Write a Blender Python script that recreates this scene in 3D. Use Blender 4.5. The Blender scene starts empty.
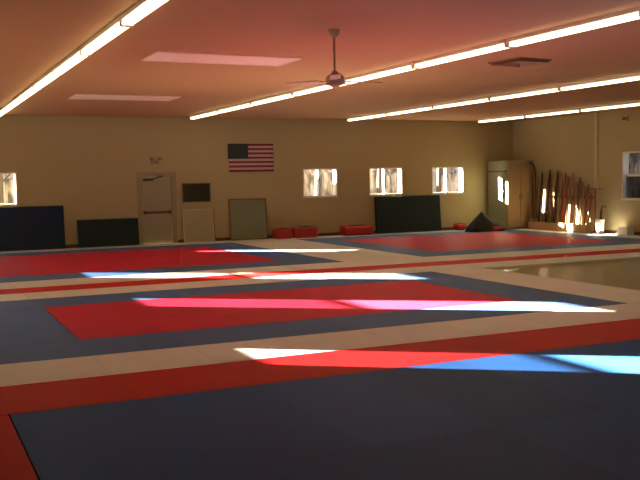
import bpy, bmesh, math, random
from mathutils import Vector, Matrix
random.seed(7)
C = bpy.context.scene.collection
SC = bpy.context.scene

# ------------------------------------------------------------------ materials
def new_mat(name):
    m = bpy.data.materials.new(name); m.use_nodes = True
    return m, m.node_tree.nodes, m.node_tree.links, m.node_tree.nodes['Principled BSDF']

def plain(name, col, rough=0.6, var=0.08, scale=6.0, metal=0.0, bump=0.0, spec=0.5):
    m, N, L, b = new_mat(name)
    b.inputs['Roughness'].default_value = rough
    b.inputs['Metallic'].default_value = metal
    b.inputs['Specular IOR Level'].default_value = spec
    tc = N.new('ShaderNodeTexCoord')
    no = N.new('ShaderNodeTexNoise'); no.inputs['Scale'].default_value = scale; no.inputs['Detail'].default_value = 4
    L.new(tc.outputs['Object'], no.inputs['Vector'])
    mx = N.new('ShaderNodeMix'); mx.data_type = 'RGBA'
    mx.inputs['A'].default_value = (*[c * (1 - var) for c in col], 1)
    mx.inputs['B'].default_value = (*[min(1, c * (1 + var)) for c in col], 1)
    L.new(no.outputs['Fac'], mx.inputs['Factor']); L.new(mx.outputs['Result'], b.inputs['Base Color'])
    if bump:
        bp = N.new('ShaderNodeBump'); bp.inputs['Strength'].default_value = bump; bp.inputs['Distance'].default_value = 0.01
        L.new(no.outputs['Fac'], bp.inputs['Height']); L.new(bp.outputs['Normal'], b.inputs['Normal'])
    return m

def vinyl(name, col, rough=0.5, tone=0.06, spec=0.07):
    """mat vinyl: tile-to-tile tone and thin seams on the 1.04 m tile grid, fine tatami grain"""
    m, N, L, b = new_mat(name)
    b.inputs['Roughness'].default_value = rough
    b.inputs['Specular IOR Level'].default_value = spec
    tc = N.new('ShaderNodeTexCoord'); sp = N.new('ShaderNodeSeparateXYZ'); L.new(tc.outputs['Object'], sp.inputs[0])
    def M(op, a, c=None, c2=None):
        n = N.new('ShaderNodeMath'); n.operation = op
        for i, v in enumerate((a, c, c2)):
            if v is None: continue
            if isinstance(v, (int, float)): n.inputs[i].default_value = v
            else: L.new(v, n.inputs[i])
        return n.outputs[0]
    u = M('DIVIDE', M('ADD', sp.outputs['X'], 100 * 1.04 - 0.68), 1.04)
    v = M('DIVIDE', M('ADD', sp.outputs['Y'], 100 * 2.08 - 7.30), 2.08)
    fu, fv = M('FRACT', u), M('FRACT', v)
    su = M('MINIMUM', fu, M('SUBTRACT', 1.0, fu)); sv = M('MULTIPLY', M('MINIMUM', fv, M('SUBTRACT', 1.0, fv)), 2.0)
    d = M('MINIMUM', su, sv)
    seam = M('LESS_THAN', d, 0.006)
    cb = N.new('ShaderNodeCombineXYZ'); L.new(M('FLOOR', u), cb.inputs[0]); L.new(M('FLOOR', v), cb.inputs[1])
    wn = N.new('ShaderNodeTexWhiteNoise'); wn.noise_dimensions = '2D'; L.new(cb.outputs[0], wn.inputs['Vector'])
    no = N.new('ShaderNodeTexNoise'); no.inputs['Scale'].default_value = 1.6; no.inputs['Detail'].default_value = 5
    L.new(tc.outputs['Object'], no.inputs['Vector'])
    g = M('ADD', M('MULTIPLY_ADD', wn.outputs['Value'], 2 * tone, 1 - tone), M('MULTIPLY_ADD', no.outputs['Fac'], 0.2, -0.1))
    g = M('MULTIPLY', g, M('MULTIPLY_ADD', seam, -0.12, 1.0))
    sc = N.new('ShaderNodeVectorMath'); sc.operation = 'SCALE'; sc.inputs[0].default_value = col
    L.new(g, sc.inputs['Scale']); L.new(sc.outputs[0], b.inputs['Base Color'])
    n2 = N.new('ShaderNodeTexNoise'); n2.inputs['Scale'].default_value = 120
    L.new(tc.outputs['Object'], n2.inputs['Vector'])
    bp = N.new('ShaderNodeBump'); bp.inputs['Strength'].default_value = 0.25; bp.inputs['Distance'].default_value = 0.004
    L.new(n2.outputs['Fac'], bp.inputs['Height']); L.new(bp.outputs['Normal'], b.inputs['Normal'])
    return m

def wood_floor(name):
    m, N, L, b = new_mat(name)
    tc = N.new('ShaderNodeTexCoord')
    mp = N.new('ShaderNodeMapping'); mp.inputs['Rotation'].default_value = (0, 0, math.pi / 2)
    L.new(tc.outputs['Object'], mp.inputs['Vector'])
    br = N.new('ShaderNodeTexBrick'); br.inputs['Scale'].default_value = 1.0
    br.inputs['Brick Width'].default_value = 1.8; br.inputs['Row Height'].default_value = 0.09
    br.inputs['Mortar Size'].default_value = 0.002
    br.inputs['Color1'].default_value = (0.30, 0.27, 0.07, 1); br.inputs['Color2'].default_value = (0.23, 0.20, 0.05, 1)
    br.inputs['Mortar'].default_value = (0.08, 0.05, 0.02, 1)
    L.new(mp.outputs['Vector'], br.inputs['Vector']); L.new(br.outputs['Color'], b.inputs['Base Color'])
    b.inputs['Roughness'].default_value = 0.3
    return m

def emit(name, col, s):
    m = bpy.data.materials.new(name); m.use_nodes = True
    N, L = m.node_tree.nodes, m.node_tree.links
    N.clear(); o = N.new('ShaderNodeOutputMaterial'); e = N.new('ShaderNodeEmission')
    e.inputs[0].default_value = (*col, 1); e.inputs[1].default_value = s; L.new(e.outputs[0], o.inputs[0])
    return m

def thin_glass(name, tint, gloss=0.015):
    m = bpy.data.materials.new(name); m.use_nodes = True
    N, L = m.node_tree.nodes, m.node_tree.links
    N.clear(); o = N.new('ShaderNodeOutputMaterial')
    t = N.new('ShaderNodeBsdfTransparent'); t.inputs[0].default_value = (*tint, 1)
    g = N.new('ShaderNodeBsdfGlossy'); g.inputs['Roughness'].default_value = 0.03
    mx = N.new('ShaderNodeMixShader'); mx.inputs[0].default_value = gloss
    L.new(t.outputs[0], mx.inputs[1]); L.new(g.outputs[0], mx.inputs[2]); L.new(mx.outputs[0], o.inputs[0])
    return m

def flag_mat():
    m, N, L, b = new_mat('flag_cloth')
    b.inputs['Roughness'].default_value = 0.85
    tc = N.new('ShaderNodeTexCoord'); sp = N.new('ShaderNodeSeparateXYZ'); L.new(tc.outputs['Object'], sp.inputs[0])
    def M(op, a, c=None):
        n = N.new('ShaderNodeMath'); n.operation = op
        for i, v in enumerate((a, c)):
            if v is None: continue
            if isinstance(v, (int, float)): n.inputs[i].default_value = v
            else: L.new(v, n.inputs[i])
        return n.outputs[0]
    # z from 0 (bottom) to FH
    s = M('FLOOR', M('DIVIDE', sp.outputs['Z'], FH / 13.0))
    odd = M('MODULO', s, 2.0)          # 0 -> red stripe
    mx = N.new('ShaderNodeMix'); mx.data_type = 'RGBA'
    mx.inputs['A'].default_value = (0.25, 0.022, 0.03, 1); mx.inputs['B'].default_value = (0.52, 0.42, 0.44, 1)
    L.new(odd, mx.inputs['Factor']); L.new(mx.outputs['Result'], b.inputs['Base Color'])
    return m
FW, FH = 1.44, 0.83

M = {}
M['wall'] = plain('painted_wall', (0.44, 0.37, 0.20), 0.75, 0.03, 0.7, bump=0.05)
M['wall_trim'] = plain('wall_trim_paint', (0.54, 0.46, 0.28), 0.5, 0.03)
M['ceil'] = plain('ceiling_paint', (0.455, 0.245, 0.112), 0.8, 0.04, 0.5)
M['panel'] = plain('pale_ceiling_panel', (0.95, 0.80, 0.70), 0.6, 0.02)
M['white'] = plain('white_enamel', (0.80, 0.78, 0.72), 0.4, 0.02)
M['jamb'] = plain('window_white_paint', (0.82, 0.80, 0.76), 0.5, 0.02)
M['baseb'] = plain('dark_baseboard', (0.10, 0.05, 0.03), 0.6, 0.1)
M['cream'] = vinyl('cream_vinyl', (0.88, 0.90, 0.92))
M['red'] = vinyl('red_vinyl', (0.65, 0.03, 0.085))
M['redb'] = vinyl('red_border_vinyl', (0.62, 0.020, 0.026))
M['blue'] = vinyl('blue_vinyl', (0.090, 0.19, 0.50))
M['navy'] = vinyl('navy_vinyl', (0.030, 0.12, 0.41), tone=0.12)
M['wood'] = wood_floor('hall_wood_floor')
M['black'] = plain('black_vinyl', (0.018, 0.032, 0.034), 0.6, 0.15, 3, spec=0.15)
M['darknavy'] = plain('dark_navy_vinyl', (0.016, 0.028, 0.062), 0.6, 0.15, 3, spec=0.15)
M['piping'] = plain('black_piping', (0.015, 0.015, 0.015), 0.5)
M['redpad'] = plain('red_pad_vinyl', (0.42, 0.02, 0.015), 0.45, 0.1, 4)
M['redcloth'] = plain('red_cloth', (0.45, 0.05, 0.07), 0.8, 0.1, 8)
M['blackcloth'] = plain('black_cloth', (0.015, 0.022, 0.016), 0.8, 0.2, 6)
M['door'] = plain('door_paint', (0.33, 0.30, 0.18), 0.5, 0.02)
M['doorframe'] = plain('door_frame_paint', (0.31, 0.26, 0.14), 0.5, 0.02)
M['metal'] = plain('dark_metal', (0.10, 0.07, 0.05), 0.4, 0.05, metal=0.6)
M['brownframe'] = plain('brown_wood_frame', (0.20, 0.10, 0.05), 0.5, 0.15, 12)
M['greygreen'] = plain('grey_green_board', (0.22, 0.235, 0.15), 0.22, 0.06, 1.5)
M['slate'] = plain('dark_olive_board', (0.030, 0.028, 0.012), 0.6, 0.15, 3, spec=0.2)
M['whiteboard'] = plain('pale_panel_board', (0.40, 0.36, 0.22), 0.35, 0.03, 1.2)
M['canton'] = plain('flag_blue', (0.025, 0.033, 0.04), 0.8, 0.2, 10)
M['star'] = plain('flag_star', (0.14, 0.14, 0.14), 0.8)
M['flag'] = flag_mat()
M['fan'] = plain('fan_brown', (0.52, 0.36, 0.22), 0.5, 0.05)
M['vent'] = plain('vent_brown', (0.26, 0.16, 0.09), 0.6, 0.1)
M['cab_side'] = plain('cabinet_grey', (0.30, 0.31, 0.21), 0.6, 0.08, 3)
M['cab_front'] = plain('cabinet_tan', (0.33, 0.25, 0.14), 0.6, 0.10, 3)
M['cab_edge'] = plain('cabinet_dark_edge', (0.13, 0.085, 0.05), 0.6, 0.1)
M['rackwood'] = plain('rack_wood', (0.50, 0.33, 0.18), 0.6, 0.12, 10)
M['st_dark'] = plain('dark_stained_wood', (0.055, 0.03, 0.018), 0.45, 0.15, 12)
M['st_brown'] = plain('brown_wood', (0.26, 0.12, 0.055), 0.45, 0.15, 12)
M['st_tan'] = plain('tan_wood', (0.30, 0.19, 0.09), 0.45, 0.15, 12)
M['st_red'] = plain('red_lacquered_wood', (0.32, 0.045, 0.02), 0.4, 0.15, 12)
M['glass'] = thin_glass('window_glass', (0.95, 0.96, 0.95))
M['screen'] = thin_glass('insect_screen_glass', (0.40, 0.42, 0.44), 0.01)
M['tube'] = emit('lit_tube', (1.0, 0.84, 0.47), 5.6)
M['bark'] = plain('tree_bark', (0.05, 0.04, 0.035), 0.9, 0.3, 5)
M['earth'] = plain('winter_ground', (0.30, 0.26, 0.22), 0.9, 0.3, 1.2)

def brush_mat():
    m, N, L, b = new_mat('leafless_brush')
    tc = N.new('ShaderNodeTexCoord'); mp = N.new('ShaderNodeMapping'); mp.inputs['Scale'].default_value = (5, 5, 1.2)
    L.new(tc.outputs['Object'], mp.inputs[0])
    no = N.new('ShaderNodeTexNoise'); no.inputs['Scale'].default_value = 1.0; no.inputs['Detail'].default_value = 6
    L.new(mp.outputs[0], no.inputs['Vector'])
    cr = N.new('ShaderNodeValToRGB')
    cr.color_ramp.elements[0].position = 0.38; cr.color_ramp.elements[0].color = (0.07, 0.06, 0.065, 1)
    cr.color_ramp.elements[1].position = 0.62; cr.color_ramp.elements[1].color = (0.44, 0.41, 0.44, 1)
    L.new(no.outputs['Fac'], cr.inputs[0]); L.new(cr.outputs[0], b.inputs['Base Color'])
    b.inputs['Roughness'].default_value = 0.95
    return m
M['brush'] = brush_mat()

# ------------------------------------------------------------------ mesh helpers
def box(bm, x0, x1, y0, y1, z0, z1, bev=0.0):
    vs = [bm.verts.new((x, y, z)) for x in (x0, x1) for y in (y0, y1) for z in (z0, z1)]
    q = [(0, 1, 3, 2), (4, 6, 7, 5), (0, 4, 5, 1), (2, 3, 7, 6), (0, 2, 6, 4), (1, 5, 7, 3)]
    fs = [bm.faces.new([vs[i] for i in f]) for f in q]
    if bev:
        es = list({e for f in fs for e in f.edges})
        bmesh.ops.bevel(bm, geom=es, offset=bev, segments=3, affect='EDGES', profile=0.5)

def tube(bm, p0, p1, r0, r1=None, n=10):
    r1 = r0 if r1 is None else r1
    p0, p1 = Vector(p0), Vector(p1); d = (p1 - p0).normalized()
    a = d.orthogonal().normalized(); b = d.cross(a)
    R0 = [bm.verts.new(p0 + r0 * (math.cos(t) * a + math.sin(t) * b)) for t in [2 * math.pi * i / n for i in range(n)]]
    R1 = [bm.verts.new(p1 + r1 * (math.cos(t) * a + math.sin(t) * b)) for t in [2 * math.pi * i / n for i in range(n)]]
    for i in range(n):
        bm.faces.new((R0[i], R0[(i + 1) % n], R1[(i + 1) % n], R1[i]))
    bm.faces.new(R0[::-1]); bm.faces.new(R1)

def lathe(bm, prof, c=(0, 0, 0), n=20):
    rings = []
    for r, z in prof:
        rings.append([bm.verts.new((c[0] + r * math.cos(2 * math.pi * i / n), c[1] + r * math.sin(2 * math.pi * i / n), c[2] + z)) for i in range(n)])
    for a, b in zip(rings, rings[1:]):
        for i in range(n): bm.faces.new((a[i], a[(i + 1) % n], b[(i + 1) % n], b[i]))
    bm.faces.new(rings[0][::-1]); bm.faces.new(rings[-1])

def obj(name, bm, mat, parent=None, smooth=False):
    bmesh.ops.recalc_face_normals(bm, faces=bm.faces[:])
    me = bpy.data.meshes.new(name); bm.to_mesh(me); bm.free()
    me.materials.append(mat)
    if smooth:
        for p in me.polygons: p.use_smooth = True
    o = bpy.data.objects.new(name, me); C.objects.link(o)
    if parent is not None: o.parent = parent
    return o

def bobj(name, mat, parent, *a, bev=0.0):
    bm = bmesh.new(); box(bm, *a, bev=bev); return obj(name, bm, mat, parent)

def tag(o, label, cat, group=None):
    o['label'] = label; o['category'] = cat
    if group: o['group'] = group
    return o

def thing(name, label, cat, loc=(0, 0, 0), rz=0.0, group=None):
    o = bpy.data.objects.new(name, None); C.objects.link(o)
    o.location = loc; o.rotation_euler = (0, 0, rz)
    return tag(o, label, cat, group)

def struct(o):
    o['kind'] = 'structure'; return o

def sempty(name, loc=(0, 0, 0)):
    o = bpy.data.objects.new(name, None); C.objects.link(o); o.location = loc; o['kind'] = 'structure'; return o

def copy_tree(o):
    r = o.copy(); C.objects.link(r)
    for ch in list(o.children):
        c = ch.copy(); C.objects.link(c); c.parent = r
        for g in list(ch.children):
            d = g.copy(); C.objects.link(d); d.parent = c
    return r

# ------------------------------------------------------------------ the room
XL, XR, YB, YF, H = -0.70, 19.05, 25.30, -3.0, 3.60
FZ = -0.035                       # hall floor under the mats; the mats' top is z = 0
T = 0.22                          # wall thickness

def wall(name, axis, p, side, u0, u1, holes, z0=FZ, z1=H):
    """axis 'x': wall in the plane x = p, u runs along y. side = +1/-1 where the thickness goes."""
    bm = bmesh.new()
    cuts = sorted({u0, u1, *[h[0] for h in holes], *[h[1] for h in holes]})
    for a, b in zip(cuts, cuts[1:]):
        mid = (a + b) / 2
        zs = [(z0, z1)]
        for h in holes:
            if h[0] < mid < h[1]: zs = [(z0, h[2]), (h[3], z1)]
        for c, d in zs:
            if d - c < 1e-4: continue
            lo, hi = sorted((p, p + side * T))
            if axis == 'x': box(bm, lo, hi, a, b, c, d)
            else: box(bm, a, b, lo, hi, c, d)
    return struct(obj(name, bm, M['wall']))

WB = [(1.62, 2.80), (11.17, 12.34), (13.46, 14.68), (15.80, 17.03)]     # back-wall windows
ZB = (1.22, 2.09)
WL = [(19.95, 21.25), (15.50, 16.75), (10.85, 12.02)]                   # left-wall windows
WR = [(18.95, 20.14)]                                                   # right-wall window
ZL = (1.00, 2.46)
ZR = (1.03, 2.40)
DOOR = (6.13, 7.08, FZ, 1.96)

struct(bobj('floor', M['wood'], None, XL, XR, YF, YB, FZ - 0.1, FZ))
struct(bobj('ceiling', M['ceil'], None, XL - T, XR + T, YF - T, YB + T, H, H + 0.12))
wall('wall_back', 'y', YB, 1, XL - T, XR + T, [(a, b, *ZB) for a, b in WB] + [DOOR])
wall('wall_left', 'x', XL, -1, YF, YB, [(a, b, *ZL) for a, b in WL])
wall('wall_right', 'x', XR, 1, YF, YB, [(a, b, *ZR) for a, b in WR])
wall('wall_front', 'y', YF, -1, XL - T, XR + T, [])

def window(name, axis, p, side, a, b, z0, z1, hung):
    """hung: upper and lower sash; otherwise two side-by-side sashes with a centre mullion"""
    root = sempty(name)
    def B(bm, u0, u1, d0, d1, c0, c1):      # d = depth outwards from the room face
        lo, hi = sorted((p + side * d0, p + side * d1))
        if axis == 'x': box(bm, lo, hi, u0, u1, c0, c1)
        else: box(bm, u0, u1, lo, hi, c0, c1)
    f = 0.035
    bm = bmesh.new()
    B(bm, a, a + f, 0.005, T, z0, z1); B(bm, b - f, b, 0.005, T, z0, z1)
    B(bm, a + f, b - f, 0.005, T, z1 - f, z1); B(bm, a + f, b - f, 0.005, T, z0, z0 + f)
    obj('window_frame', bm, M['jamb'], root)
    bm = bmesh.new(); B(bm, a - 0.02, b + 0.02, -0.02, 0.005, z0 - 0.03, z0)
    obj('window_sill', bm, M['jamb'], root)
    m = (a + b) / 2; zm = (z0 + z1) / 2
    if hung:
        bm = bmesh.new(); B(bm, a + f, b - f, 0.10, 0.16, zm - 0.03, zm + 0.03)
        obj('meeting_rail', bm, M['jamb'], root)
        bm = bmesh.new(); B(bm, a + f, b - f, 0.15, 0.154, zm + 0.03, z1 - f); obj('pane', bm, M['glass'], root)
        bm = bmesh.new(); B(bm, a + f, b - f, 0.13, 0.134, z0 + f, zm - 0.03); obj('pane', bm, M['screen'], root)
    else:
        bm = bmesh.new(); B(bm, m - 0.03, m + 0.05, 0.06, 0.18, z0 + f, z1 - f)
        obj('mullion', bm, M['jamb'], root)
        bm = bmesh.new(); B(bm, a + f, m - 0.03, 0.15, 0.154, z0 + f, z1 - f); obj('pane', bm, M['glass'], root)
        bm = bmesh.new(); B(bm, m + 0.05, b - f, 0.15, 0.154, z0 + f, z1 - f); obj('pane', bm, M['glass'], root)
k = 1
for a, b in WB: window('window_%d' % k, 'y', YB, 1, a, b, *ZB, False); k += 1
for a, b in WR: window('window_%d' % k, 'x', XR, 1, a, b, *ZR, True); k += 1
for a, b in WL: window('window_%d' % k, 'x', XL, -1, a, b, *ZL, True); k += 1

# door with frame, leaf, panic bar and closer
d = sempty('door_1')
bm = bmesh.new()
box(bm, 6.13, 6.18, YB - 0.02, YB + 0.12, FZ, 1.96); box(bm, 7.03, 7.08, YB - 0.02, YB + 0.12, FZ, 1.96)
box(bm, 6.18, 7.03, YB - 0.02, YB + 0.12, 1.91, 1.96)
box(bm, 7.08, 7.17, YB - 0.02, YB - 0.001, FZ, 1.98); box(bm, 6.04, 6.13, YB - 0.02, YB - 0.001, FZ, 1.98); box(bm, 6.04, 7.17, YB - 0.02, YB - 0.001, 1.96, 2.04)
obj('door_frame', bm, M['doorframe'], d)
leaf = bobj('door_panel', M['door'], d, 6.185, 7.025, YB + 0.02, YB + 0.07, FZ + 0.01, 1.905)
bm = bmesh.new()
box(bm, 6.20, 7.00, YB - 0.05, YB - 0.015, 0.87, 0.93, 0.008); box(bm, 6.20, 6.27, YB - 0.05, YB + 0.02, 0.85, 0.95); box(bm, 6.92, 7.00, YB - 0.05, YB + 0.02, 0.85, 0.95)
obj('panic_bar', bm, M['metal'], d)
bm = bmesh.new()
box(bm, 6.22, 6.50, YB - 0.05, YB + 0.02, 1.80, 1.87, 0.01); tube(bm, (6.48, YB - 0.03, 1.85), (6.78, YB - 0.10, 1.93), 0.012)
tube(bm, (6.78, YB - 0.10, 1.93), (6.60, YB - 0.02, 1.93), 0.012)
obj('door_closer', bm, M['metal'], d)

# baseboards and the vertical conduit strip on the right wall
bm = bmesh.new(); box(bm, XL, 6.03, YB - 0.02, YB - 0.001, FZ, 0.09); box(bm, 7.18, XR - 0.02, YB - 0.02, YB - 0.001, FZ, 0.09)
struct(obj('baseboard_back', bm, M['baseb']))
struct(bobj('baseboard_right', M['baseb'], None, XR - 0.02, XR - 0.001, YF, YB - 0.02, FZ, 0.10))
struct(bobj('baseboard_left', M['baseb'], None, XL + 0.001, XL + 0.02, YF, YB - 0.02, FZ, 0.09))
struct(bobj('trim_1', M['wall_trim'], None, XR - 0.05, XR - 0.001, 21.12, 21.26, 0.10, H))

# ------------------------------------------------------------------ mats on the floor
g = 0.006
def slab(bm, x0, x1, y0, y1): box(bm, x0 + g, x1 - g, y0 + g, y1 - g, FZ, 0.0, 0.0)
def ring(bm, o, i):
    slab(bm, o[0], o[1], o[2], i[2]); slab(bm, o[0], o[1], i[3], o[3])
    slab(bm, o[0], i[0], i[2], i[3]); slab(bm, i[1], o[1], i[2], i[3])
def square(label, o, i, mo, mi):
    t = thing('floor_mat', label, 'mat')
    bm = bmesh.new(); ring(bm, o, i); obj('mat_border', bm, mo, t)
    bm = bmesh.new(); slab(bm, *i); obj('mat_field', bm, mi, t)
def strip(label, mat, *r):
    bm = bmesh.new(); slab(bm, *r); tag(obj('mat_strip', bm, mat), label, 'mat')
square('dark blue mat field with a wide red border, nearest the camera', (-0.36, 12.1, -1.0, 8.36), (0.68, 11.06, 0.0, 7.31), M['redb'], M['navy'])
square('red rectangle mat framed in blue in the middle of the hall', (0.74, 9.01, 9.40, 14.48), (1.78, 7.97, 10.42, 13.45), M['blue'], M['red'])
square('red mat framed in blue in front of the door at far left', (-0.36, 8.52, 17.20, 24.42), (0.70, 7.46, 18.22, 23.42), M['blue'], M['red'])
square('red mat framed in blue in front of the three right-hand back windows', (10.52, 18.10, 17.20, 24.42), (11.45, 17.05, 18.15, 23.42), M['blue'], M['red'])
strip('long cream mat strip between the dark blue front mat and middle mat', M['cream'], -0.36, 12.1, 8.36, 9.40)
strip('cream mat strip between the middle mat and the bare wood floor', M['cream'], 9.01, 10.17, 9.40, 14.48)
strip('cream mat strip on the near side of the thin red stripe', M['cream'], -0.36, 18.10, 14.48, 15.38)
strip('thin red mat stripe running between two cream strips', M['redb'], -0.36, 18.10, 15.38, 16.12)
strip('cream mat strip on the far side of the thin red stripe', M['cream'], -0.36, 18.10, 16.12, 17.20)
strip('cream mat strip between the two far red and blue mats', M['cream'], 8.52, 10.52, 17.20, 24.42)
strip('cream mat strip along the foot of the back wall', M['cream'], -0.36, 18.10, 24.42, YB - 0.03)
strip('cream mat strip along the foot of the right wall', M['cream'], 18.10, XR - 0.03, 14.48, YB - 0.03)
strip('cream mat strip at the left edge beside the middle mat', M['cream'], -0.36, 0.74, 9.40, 14.48)

# ------------------------------------------------------------------ ceiling lights
ORD = ['nearest the back wall', 'second from the back wall', 'third from the back wall', 'fourth from the back wall',
       'fifth from the back wall', 'sixth from the back wall', 'seventh from the back wall', 'eighth from the back wall']
ROWN = ['leftmost', 'second', 'third', 'rightmost']
def make_light():
    r = bpy.data.objects.new('strip_light', None); C.objects.link(r)
    L = 2.41
    bm = bmesh.new(); box(bm, -0.07, 0.07, 0.005, L - 0.005, -0.05, 0.0, 0.006)
    box(bm, -0.025, 0.025, 0.01, L - 0.01, -0.062, -0.05)
    obj('housing', bm, M['white'], r)
    for s in (-1, 1):
        bm = bmesh.new(); tube(bm, (s * 0.042, 0.05, -0.085), (s * 0.042, L - 0.05, -0.085), 0.021, n=12)
        obj('tube', bm, M['tube'], r, True)
    for y in (0.02, L - 0.05): bobj('lamp_holder', M['white'], r, -0.065, 0.065, y, y + 0.03, -0.11, -0.05)
    return r
proto = make_light(); first = True
for ri, X in enumerate((2.31, 7.44, 12.34, 17.08)):
    for k in range(8):
        r = proto if first else copy_tree(proto); first = False
        r.location = (X, 24.45 - 2.42 * (k + 1), H)
        tag(r, 'white tube ceiling light %s in the %s row of lights' % (ORD[k], ROWN[ri]), 'ceiling light', 'tube ceiling lights in four rows')

# pale flush panels on the ceiling
for lab, x0, x1, y0, y1 in (('large pale rectangular ceiling panel nearer the camera, left of the fan', 3.32, 5.52, 12.42, 13.38),
                            ('pale rectangular ceiling panel nearer the back wall', 3.32, 5.54, 18.98, 19.92)):
    t = thing('ceiling_panel', lab, 'ceiling panel')
    bm = bmesh.new(); f = 0.04
    box(bm, x0, x1, y0, y0 + f, H - 0.02, H); box(bm, x0, x1, y1 - f, y1, H - 0.02, H)
    box(bm, x0, x0 + f, y0 + f, y1 - f, H - 0.02, H); box(bm, x1 - f, x1, y0 + f, y1 - f, H - 0.02, H)
    obj('panel_frame', bm, M['panel'], t)
    bobj('diffuser', M['panel'], t, x0 + f, x1 - f, y0 + f, y1 - f, H - 0.012, H)

# ceiling fan
t = thing('ceiling_fan', 'brown three-bladed ceiling fan on a long rod', 'ceiling fan', (4.88, 10.03, H))
bm = bmesh.new(); lathe(bm, [(0.03, -0.09), (0.05, -0.08), (0.075, -0.02), (0.075, 0.0)]); obj('canopy', bm, M['fan'], t, True)
bm = bmesh.new(); tube(bm, (0, 0, -0.08), (0, 0, -0.56), 0.014); obj('rod', bm, M['fan'], t, True)
bm = bmesh.new(); lathe(bm, [(0.03, -0.50), (0.05, -0.53), (0.11, -0.56), (0.12, -0.60), (0.11, -0.66), (0.06, -0.68), (0.03, -0.70)]); obj('motor', bm, M['fan'], t, True)
for a in (5, 125, 245):
    a = math.radians(a); bm = bmesh.new()
    box(bm, 0.10, 0.22, -0.02, 0.02, -0.622, -0.612); box(bm, 0.20, 0.66, -0.065, 0.065, -0.618, -0.606, 0.003)
    bmesh.ops.rotate(bm, verts=bm.verts[:], cent=(0, 0, -0.612), matrix=Matrix.Rotation(math.radians(6), 3, 'X'))
    bmesh.ops.rotate(bm, verts=bm.verts[:], cent=(0, 0, 0), matrix=Matrix.Rotation(a, 3, 'Z'))
    obj('blade', bm, M['fan'], t)

# square ceiling vent
t = thing('ceiling_vent', 'dark square air vent on the ceiling between second and third light rows', 'vent', (9.0, 11.77, H), 0.12)
bm = bmesh.new()
for s in range(5):
    w0, w1 = 0.33 - s * 0.06, 0.285 - s * 0.06; z = -0.05 + 0.008 * s
    v = [[bm.verts.new((sx * w, sy * w, zz)) for sx, sy in ((-1, -1), (1, -1), (1, 1), (-1, 1))] for w, zz in ((w0, z), (w1, z + 0.03), (w1, z + 0.035), (w0, z + 0.005))]
    for a, b in zip(v, v[1:] + v[:1]):
        for i in range(4): bm.faces.new((a[i], a[(i + 1) % 4], b[(i + 1) % 4], b[i]))
obj('louvre', bm, M['vent'], t)
bm = bmesh.new(); box(bm, -0.35, 0.35, -0.35, 0.35, -0.02, 0); obj('vent_frame', bm, M['vent'], t)

# ------------------------------------------------------------------ back wall: emergency light, flag, boards
t = thing('emergency_light', 'small emergency light with two lamp heads above the door', 'emergency light', (6.58, YB, 2.34))
bobj('housing', M['doorframe'], t, -0.11, 0.11, -0.06, 0, -0.06, 0.04, bev=0.01)
for s in (-1, 1):
    bm = bmesh.new(); tube(bm, (s * 0.07, -0.03, 0.03), (s * 0.12, -0.05, 0.09), 0.015); tube(bm, (s * 0.12, -0.03, 0.09), (s * 0.13, -0.11, 0.08), 0.035, 0.05)
    obj('lamp_head', bm, M['vent'], t, False)
bm = bmesh.new(); tube(bm, (0, -0.06, -0.02), (0, -0.064, -0.02), 0.035); obj('indicator', bm, M['brownframe'], t)

t = thing('flag', 'American flag with red and white stripes hung flat on the back wall', 'flag', (8.76, YB - 0.012, 2.02))
bm = bmesh.new(); nx, nz = 24, 13; gr = []
for i in range(nx + 1):
    u = i / nx; col = []
    for j in range(nz + 1):
        w = j / nz
        y = -0.012 + 0.010 * math.sin(u * 17 + w * 1.5)
        col.append(bm.verts.new((u * FW + (0.03 * (1 - w) if i == 0 else 0), y, w * FH)))
    gr.append(col)
for i in range(nx):
    for j in range(nz): bm.faces.new((gr[i][j], gr[i + 1][j], gr[i + 1][j + 1], gr[i][j + 1]))
r = bmesh.ops.extrude_face_region(bm, geom=bm.faces[:])
bmesh.ops.translate(bm, verts=[v for v in r['geom'] if isinstance(v, bmesh.types.BMVert)], vec=(0, 0.003, 0))
obj('striped_field', bm, M['flag'], t, True)
bm = bmesh.new(); cw, ch = FW * 0.44, FH * 7 / 13; n = 10
gr = [[bm.verts.new((cw * i / n, -0.016 + 0.010 * math.sin(cw * i / n / FW * 17 + (FH - ch + ch * j / 6) / FH * 1.5), FH - ch + ch * j / 6)) for j in range(7)] for i in range(n + 1)]
for i in range(n):
    for j in range(6): bm.faces.new((gr[i][j], gr[i + 1][j], gr[i + 1][j + 1], gr[i][j + 1]))
r = bmesh.ops.extrude_face_region(bm, geom=bm.faces[:])
bmesh.ops.translate(bm, verts=[v for v in r['geom'] if isinstance(v, bmesh.types.BMVert)], vec=(0, 0.003, 0))
can = obj('canton', bm, M['canton'], t, True)
bm = bmesh.new()
for row in range(9):
    n = 6 if row % 2 == 0 else 5
    for c in range(n):
        x = cw * ((c + 0.5) / 6 + (0 if n == 6 else 0.5 / 6)); z = FH - ch + ch * (row + 0.7) / 9.4
        y = -0.0175 + 0.010 * math.sin(x / FW * 17 + z / FH * 1.5)
        pts = [bm.verts.new((x + rr * math.sin(a), y, z + rr * math.cos(a))) for a, rr in [(math.pi * q / 5, 0.017 if q % 2 == 0 else 0.007) for q in range(10)]]
        bm.faces.new(pts)
st = obj('stars', bm, M['star'], can)

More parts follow.
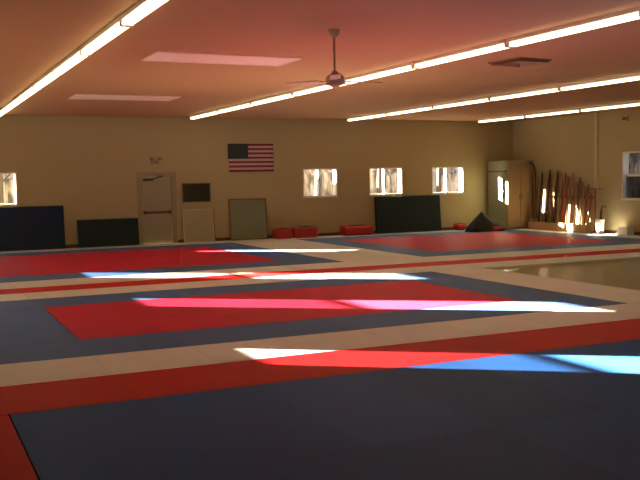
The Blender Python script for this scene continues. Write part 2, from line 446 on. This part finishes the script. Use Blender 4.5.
def framed(name, label, cat, x0, x1, z0, z1, fmat, pmat, fw, depth=0.03, lean=0.0, y=None):
    t = thing(name, label, cat, ((x0 + x1) / 2, YB - 0.005 if y is None else y, z0))
    t.rotation_euler = (-lean, 0, 0)
    w, h = (x1 - x0) / 2, z1 - z0
    bm = bmesh.new()
    box(bm, -w, -w + fw, -depth, 0, 0, h); box(bm, w - fw, w, -depth, 0, 0, h)
    box(bm, -w + fw, w - fw, -depth, 0, h - fw, h); box(bm, -w + fw, w - fw, -depth, 0, 0, fw)
    obj('board_frame', bm, fmat, t)
    bobj('board_panel', pmat, t, -w + fw, w - fw, -depth * 0.6, -0.002, fw, h - fw)
    return t
framed('notice_board', 'dark olive framed notice board hung on the wall right of the door', 'notice board', 7.35, 8.19, 1.16, 1.71, M['metal'], M['slate'], 0.03)
t = framed('panel_board', 'pale blank panel board leaning on the wall under the dark notice board', 'board', 7.32, 8.24, 0.0, 0.96, M['wall_trim'], M['whiteboard'], 0.025, lean=0.13, y=YB - 0.15)
bobj('edge_strip', M['brownframe'], t, 0.46, 0.485, -0.03, 0.0, 0.0, 0.96)
t = framed('framed_board', 'grey-green board in a thin brown frame leaning on the wall below the flag', 'board', 8.74, 9.92, 0.0, 1.22, M['brownframe'], M['greygreen'], 0.035, lean=0.09, y=YB - 0.135)

# ------------------------------------------------------------------ crash mats leaning on the back wall
def crash_mat(label, x0, x1, h, mat, n=2, th=0.055):
    t = thing('gym_mat', label, 'gym mat', ((x0 + x1) / 2, YB - 0.14, 0.0))
    t.rotation_euler = (-0.09 / max(h, 0.6), 0, 0)
    w = (x1 - x0) / 2
    for i in range(n):
        bobj('mat_panel', mat, t, -w, w, -th * (i + 1) + 0.002, -th * i, 0.0, h, bev=0.012)
    bm = bmesh.new()
    for z in (0.012, h - 0.012): tube(bm, (-w + 0.01, -th * n - 0.001, z), (w - 0.01, -th * n - 0.001, z), 0.008, n=6)
    for x in (-w + 0.012, w - 0.012): tube(bm, (x, -th * n - 0.001, 0.012), (x, -th * n - 0.001, h - 0.012), 0.008, n=6)
    obj('piping', bm, M['piping'], t)
crash_mat('large navy gym mat standing under the window at the far left', 1.35, 3.97, 1.17, M['darknavy'])
crash_mat('small black gym mat standing left of the door', 4.33, 6.00, 0.76, M['black'])
crash_mat('large black gym mat standing between two windows on the back wall', 13.60, 15.95, 1.17, M['black'], 3)

def kick_pad(label, x0, x1, d, h, y=24.95):
    t = thing('kick_pad', label, 'pad', ((x0 + x1) / 2, y, 0.0))
    w = (x1 - x0) / 2
    bobj('pad_body', M['redpad'], t, -w, w, -d / 2, d / 2, 0.0, h, bev=0.07)
    bm = bmesh.new()
    for x in (-w * 0.45, w * 0.45): box(bm, x - 0.02, x + 0.02, -0.10, 0.10, h - 0.004, h + 0.008)
    box(bm, -w * 0.45 + 0.02, w * 0.45 - 0.02, -0.015, 0.015, h + 0.001, h + 0.02)
    obj('strap', bm, M['piping'], t)
G = 'red pads lying at the foot of the back wall'
kick_pad('smaller red pad lying beside the brown framed board', 10.02, 10.60, 0.36, 0.30)
kick_pad('longer red pad, middle of the three by the back wall', 10.64, 11.42, 0.38, 0.33)
kick_pad('red pad lying left of the large black standing mat', 12.28, 13.32, 0.40, 0.30)
kick_pad('dark red pad lying beside the black equipment cover', 16.48, 16.82, 0.32, 0.22, 25.0)

# dark peaked cover in the right corner
t = thing('equipment_cover', 'black peaked cloth heap on the floor in front of the cabinet', 'cover', (16.85, 24.1, 0.0))
bm = bmesh.new(); n, mrg = 28, 9; gr = []
for i in range(mrg + 1):
    f = i / mrg; ringv = []
    for k in range(n):
        a = 2 * math.pi * k / n
        ex = 0.52 if math.cos(a) < 0 else 0.98
        rr = (1 - f) ** 0.9 * (1 + 0.07 * math.sin(5 * a + 3 * f) + 0.04 * math.sin(11 * a))
        z = 0.62 * f ** 0.95 if f < 1 else 0.64
        ringv.append(bm.verts.new((ex * rr * math.cos(a) + 0.05 * f, 0.42 * rr * math.sin(a), z + 0.012 * math.sin(7 * a) * (1 - f) * f)))
    gr.append(ringv)
for i in range(mrg):
    for k in range(n): bm.faces.new((gr[i][k], gr[i][(k + 1) % n], gr[i + 1][(k + 1) % n], gr[i + 1][k]))
bmesh.ops.remove_doubles(bm, verts=gr[-1], dist=0.05)
bm.faces.new([v for v in gr[0]][::-1])
obj('cloth', bm, M['blackcloth'], t, True)
bm = bmesh.new(); box(bm, 0.22, 0.60, -0.40, -0.30, 0.02, 0.14, 0.03)
obj('red_lining', bm, M['redcloth'], t, True)

# tall cabinet in the far right corner
t = thing('storage_cabinet', 'tall storage cabinet with grey side and tan front in the far corner', 'cabinet', (17.93, 24.12, 0.0))
W, D, HH = 1.04, 1.12, 2.26
bm = bmesh.new()
box(bm, 0.03, W, 0.03, D, 0.06, HH - 0.05); box(bm, 0.06, W - 0.03, 0.06, D, 0.0, 0.06)
obj('body', bm, M['cab_side'], t)
bobj('cornice', M['cab_side'], t, -0.01, W + 0.01, -0.01, D, HH - 0.05, HH, bev=0.008)
for z0, z1 in ((0.10, 0.42), (0.45, 0.80), (0.83, 1.24), (1.27, 1.86)):
    bobj('side_panel', M['cab_side'], t, 0.012, 0.03, 0.06, D - 0.05, z0, z1, bev=0.004)
bobj('side_rail', M['cab_edge'], t, 0.0, 0.03, 0.10, D - 0.05, 1.885, 1.935)
for x0, x1, hx in ((0.03, 0.53, 0.49), (0.54, W, 0.58)):
    dr = bobj('door', M['cab_front'], t, x0, x1, 0.005, 0.03, 0.08, HH - 0.25, bev=0.004)
    bm = bmesh.new(); tube(bm, (hx, -0.012, 0.98), (hx, -0.012, 1.14), 0.008, n=8)
    tube(bm, (hx, -0.012, 0.99), (hx, 0.006, 0.99), 0.006, n=6); tube(bm, (hx, -0.012, 1.13), (hx, 0.006, 1.13), 0.006, n=6)
    obj('handle', bm, M['cab_edge'], dr)
bobj('top_drawer', M['cab_front'], t, 0.03, W, 0.005, 0.03, HH - 0.24, HH - 0.06, bev=0.004)

# pole leaning on the cabinet's right edge
bm = bmesh.new()
pts = [(18.98, 23.96, 0.0), (18.98, 24.00, 1.9), (18.92, 24.04, 2.10), (18.80, 24.08, 2.20)]
for a, b in zip(pts, pts[1:]): tube(bm, a, b, 0.022, n=8)
tag(obj('hooked_pole', bm, M['st_dark']), 'dark hooked pole leaning at the right edge of the tall cabinet', 'pole')

# ------------------------------------------------------------------ rack with staves along the right wall
t = thing('staff_rack', 'low tan wooden rack holding long staves along the right wall', 'rack', (0, 0, 0))
bm = bmesh.new(); box(bm, 18.62, 18.66, 21.15, 23.92, 0.0, 0.26, 0.006); obj('front_board', bm, M['rackwood'], t)
bm = bmesh.new(); box(bm, 18.66, 18.99, 21.15, 23.92, 0.0, 0.03); obj('base_board', bm, M['rackwood'], t)
for y in (21.15, 23.89): bobj('end_board', M['rackwood'], t, 18.66, 18.99, y, y + 0.03, 0.03, 0.34)
bobj('back_rail', M['st_brown'], t, 19.005, 19.04, 21.2, 23.9, 1.02, 1.10)
S = [  # y, top height, width, thickness, material, colour word
 (23.78, 1.72, 0.05, 'st_brown', 'thin brown'), (23.60, 1.86, 0.07, 'st_dark', 'slim dark'), (23.42, 1.66, 0.08, 'st_tan', 'tan'),
 (23.22, 1.93, 0.10, 'st_dark', 'wide dark, tallest'), (23.04, 1.64, 0.08, 'st_tan', 'short tan'), (22.84, 1.91, 0.10, 'st_dark', 'wide dark'),
 (22.66, 1.60, 0.06, 'st_tan', 'pale tan'), (22.47, 1.82, 0.08, 'st_red', 'dark red'), (22.30, 1.66, 0.05, 'st_brown', 'thin brown'),
 (22.13, 1.83, 0.07, 'st_brown', 'tall brown'), (21.96, 1.55, 0.07, 'st_tan', 'tan'), (21.80, 1.68, 0.06, 'st_dark', 'slim dark'),
 (21.62, 1.42, 0.06, 'st_tan', 'short tan'), (21.42, 1.46, 0.06, 'st_brown', 'short brown'), (21.28, 1.22, 0.05, 'st_red', 'shortest dark red')]
OR = ['first', 'second', 'third', 'fourth', 'fifth', 'sixth', 'seventh', 'eighth', 'ninth', 'tenth', 'eleventh', 'twelfth', 'thirteenth', 'fourteenth', 'fifteenth']
for i, (y, h, w, mk, cw_) in enumerate(S):
    w *= 1.35
    bm = bmesh.new()
    n = 12
    # flattened oval shaft, slightly tapered, leaning onto the wall rail
    x0, x1 = 18.74 + 0.02 * (i % 3), 18.93 + 0.012 * (i % 2)
    rings = []
    for f, s in ((0, 0.9), (0.03, 1.0), (0.5, 1.0), (0.9, 0.95), (0.985, 0.75), (1.0, 0.4)):
        rings.append([bm.verts.new((x0 + (x1 - x0) * f + 0.02 * s * math.cos(2 * math.pi * k / n), y + w / 2 * s * math.sin(2 * math.pi * k / n), 0.032 + (h - 0.032) * f)) for k in range(n)])
    for a, b in zip(rings, rings[1:]):
        for k in range(n): bm.faces.new((a[k], a[(k + 1) % n], b[(k + 1) % n], b[k]))
    bm.faces.new(rings[0][::-1]); bm.faces.new(rings[-1])
    o = obj('wooden_staff', bm, M[mk], None, True)
    tag(o, '%s wooden staff, %s from the cabinet end of the rack' % (cw_, OR[i]), 'staff', 'wooden staves leaning in the rack')

for i, (y, h, mk) in enumerate(((23.69, 1.70, 'st_brown'), (23.32, 1.74, 'st_brown'), (22.94, 1.78, 'st_brown'), (22.56, 1.70, 'st_brown'), (22.38, 1.72, 'st_dark'), (21.88, 1.60, 'st_brown'), (21.71, 1.54, 'st_brown'), (21.52, 1.40, 'st_dark'))):
    bm = bmesh.new(); tube(bm, (18.84, y, 0.034), (18.925, y, h * 0.7), 0.026, n=10); tube(bm, (18.925, y, h * 0.7), (18.965, y, h - 0.02), 0.026, 0.018, n=10)
    o = obj('wooden_pole', bm, M[mk], None, True)
    tag(o, 'round %s pole in the rack, %s round pole from the cabinet' % ('dark' if mk == 'st_dark' else 'brown', OR[i]), 'pole', 'round poles at the back of the rack')

# T-shaped stand and small bin right of the rack
t = thing('coat_stand', 'thin dark stand with a crossbar at the right end of the rack', 'stand', (18.80, 20.98, 0.0))
bm = bmesh.new(); tube(bm, (0, 0, 0.02), (0, 0, 1.34), 0.022); obj('post', bm, M['st_brown'], t, True)
bm = bmesh.new(); tube(bm, (-0.02, -0.34, 1.33), (-0.02, 0.34, 1.33), 0.016); obj('crossbar', bm, M['st_brown'], t, True)
bm = bmesh.new()
for a in (0, 90, 180, 270):
    ca, sa = math.cos(math.radians(a)), math.sin(math.radians(a))
    tube(bm, (0, 0, 0.06), (0.15 * ca, 0.15 * sa, 0.018), 0.014, n=8)
obj('foot', bm, M['st_dark'], t)
t = thing('bin', 'small white bin with a dark hooked stick beside the crossbar stand', 'bin', (18.72, 20.68, 0.0))
bm = bmesh.new(); lathe(bm, [(0.10, 0.0), (0.12, 0.08), (0.12, 0.085)]); obj('bin_base', bm, M['st_dark'], t, True)
bm = bmesh.new(); lathe(bm, [(0.115, 0.086), (0.135, 0.42), (0.14, 0.44), (0.125, 0.44), (0.105, 0.12)]); obj('bin_body', bm, M['jamb'], t, True)
bm = bmesh.new()
pts = [(0.0, 0.0, 0.12), (0.02, -0.04, 0.70), (0.03, -0.10, 0.82), (0.03, -0.17, 0.80)]
for a, b in zip(pts, pts[1:]): tube(bm, a, b, 0.035, 0.04, n=8)
tag(obj('hooked_stick', bm, M['st_dark']), 'dark hooked stick standing in the small white bin', 'stick')
bpy.data.objects['hooked_stick'].location = (18.72, 20.68, 0.0)
t['label'] = 'small white bin on the floor right of the crossbar stand'

t = thing('storage_box', 'small white box on the floor under the right wall window', 'box', (18.86, 19.78, 0.0))
bobj('box_body', M['jamb'], t, -0.14, 0.14, -0.20, 0.20, 0.0, 0.20, bev=0.01)
bobj('box_lid', M['jamb'], t, -0.15, 0.15, -0.21, 0.21, 0.20, 0.235, bev=0.008)
t = thing('wall_speaker', 'small dark speaker box mounted high on the right wall', 'speaker', (XR, 19.95, 3.28))
bobj('speaker_case', M['fan'], t, -0.12, 0.0, -0.09, 0.09, 0.0, 0.14, bev=0.01)
bobj('speaker_grille', M['metal'], t, -0.128, -0.12, -0.07, 0.07, 0.02, 0.12)

# ------------------------------------------------------------------ outside the windows
struct(bobj('ground', M['earth'], None, -60, 80, -30, 90, -0.45, -0.40))
def bank(name, lab, x0, x1, y0, y1, z1, seed):
    rnd = random.Random(seed)
    bm = bmesh.new()
    ax = (x1 - x0) > (y1 - y0); n = int(max(x1 - x0, y1 - y0) / 0.35); gr = []
    for i in range(n + 1):
        f = i / n; row = []
        for j in range(7):
            a = math.pi * j / 6
            z = -0.4 + (z1 + 0.4) * math.sin(a) ** 0.5 * (1 + rnd.uniform(-0.10, 0.06))
            c = -math.cos(a) * (1 + rnd.uniform(-0.15, 0.15))
            if ax: row.append(bm.verts.new((x0 + (x1 - x0) * f, (y0 + y1) / 2 + c * (y1 - y0) / 2, max(z, -0.4))))
            else: row.append(bm.verts.new(((x0 + x1) / 2 + c * (x1 - x0) / 2, y0 + (y1 - y0) * f, max(z, -0.4))))
        gr.append(row)
    for i in range(n):
        for j in range(6): bm.faces.new((gr[i][j], gr[i + 1][j], gr[i + 1][j + 1], gr[i][j + 1]))
    bm.faces.new(gr[0]); bm.faces.new(gr[-1])
    tag(obj(name, bm, M['brush']), lab, 'hedge')
bank('hedge', 'leafless brown brush seen through the back windows', -6, 42, 36, 39, 2.9, 3)
bank('hedge', 'brown brush seen through the right wall window', 20.9, 21.9, 18.6, 24.6, 2.9, 5)
for i, (x, y, h) in enumerate(((3.05, 33, 6), (14.7, 32.0, 6.5), (18.0, 33.0, 7), (20.9, 33, 6))):
    rnd = random.Random(20 + i); bm = bmesh.new()
    tube(bm, (0, 0, -0.4), (0.1, 0, h * 0.55), 0.13, 0.08); tube(bm, (0.1, 0, h * 0.55), (0.0, 0.1, h), 0.08, 0.02)
    for b in range(9):
        z = h * (0.3 + 0.07 * b); a = rnd.uniform(0, 6.28); l = rnd.uniform(0.7, 1.4)
        tube(bm, (0.05, 0, z), (0.05 + l * math.cos(a), l * math.sin(a), z + l * 0.8), 0.035, 0.008, n=6)
    o = obj('bare_tree', bm, M['bark']); o.location = (x, y, 0)
    tag(o, 'thin leafless tree seen through the %s back window' % ('leftmost', 'second', 'third', 'rightmost')[i], 'tree', 'leafless trees behind the building')

bm = bmesh.new(); tube(bm, (0, 0, -0.4), (0, 0, 1.0), 0.16, 0.14)  # unseen tree added to keep a sun streak off the far right mat
t = thing('sun_block_tree', 'added unseen evergreen tree blocking low sun to the second back window', 'tree', (0.0, 34.1, 0.0))
obj('trunk', bm, M['bark'], t)
rnd = random.Random(4); bm = bmesh.new()
for L_ in range(7):
    z = 0.8 + L_ * 0.62; R_ = 1.75 * (1 - L_ / 13.0)
    for q in range(16):
        a = 2 * math.pi * (q + rnd.random() * 0.6) / 16; r_ = R_ * rnd.uniform(0.8, 1.05)
        tube(bm, (0, 0, z + 0.35), (r_ * math.cos(a), r_ * math.sin(a), z - 0.15), 0.16, 0.22, n=6)
obj('foliage', bm, plain('sun_block_needles', (0.03, 0.05, 0.025), 0.9, 0.3, 4), t)
# ------------------------------------------------------------------ light
sun = bpy.data.lights.new('sun', 'SUN'); sun.energy = 330; sun.angle = math.radians(0.53); sun.color = (1.0, 0.84, 0.60)
so = bpy.data.objects.new('sun', sun); C.objects.link(so)
te = 0.215
dirv = Vector((1.0, -0.73, -te * math.hypot(1, 0.73)))
so.rotation_euler = dirv.to_track_quat('-Z', 'Y').to_euler()
so.location = (-20, 40, 20)
w = bpy.data.worlds.new('world'); SC.world = w; w.use_nodes = True
bg = w.node_tree.nodes['Background']; bg.inputs[0].default_value = (0.85, 0.88, 1.0, 1); bg.inputs[1].default_value = 0.8

# ------------------------------------------------------------------ camera
cam = bpy.data.cameras.new('camera'); co = bpy.data.objects.new('camera', cam); C.objects.link(co)
yaw, pitch, roll = 0.43341, 0.0688778, -0.0175654
fwd = Vector((math.sin(yaw) * math.cos(pitch), math.cos(yaw) * math.cos(pitch), -math.sin(pitch)))
rt = Vector((math.cos(yaw), -math.sin(yaw), 0)); up = rt.cross(fwd)
c, s = math.cos(roll), math.sin(roll)
r2 = c * rt + s * up; u2 = -s * rt + c * up
co.matrix_world = Matrix(((r2.x, u2.x, -fwd.x, 0), (r2.y, u2.y, -fwd.y, 0), (r2.z, u2.z, -fwd.z, 1.8), (0, 0, 0, 1)))
cam.sensor_width = 36; cam.lens = 900 / 640 * 36; cam.clip_end = 300
SC.camera = co

SC.view_settings.view_transform = 'Standard'; SC.view_settings.look = 'None'
SC.view_settings.exposure = 0.0; SC.view_settings.gamma = 1.0; SC.view_settings.use_curve_mapping = False
SC.cycles.sample_clamp_indirect = 10
SC.cycles.max_bounces = 10; SC.cycles.transparent_max_bounces = 12
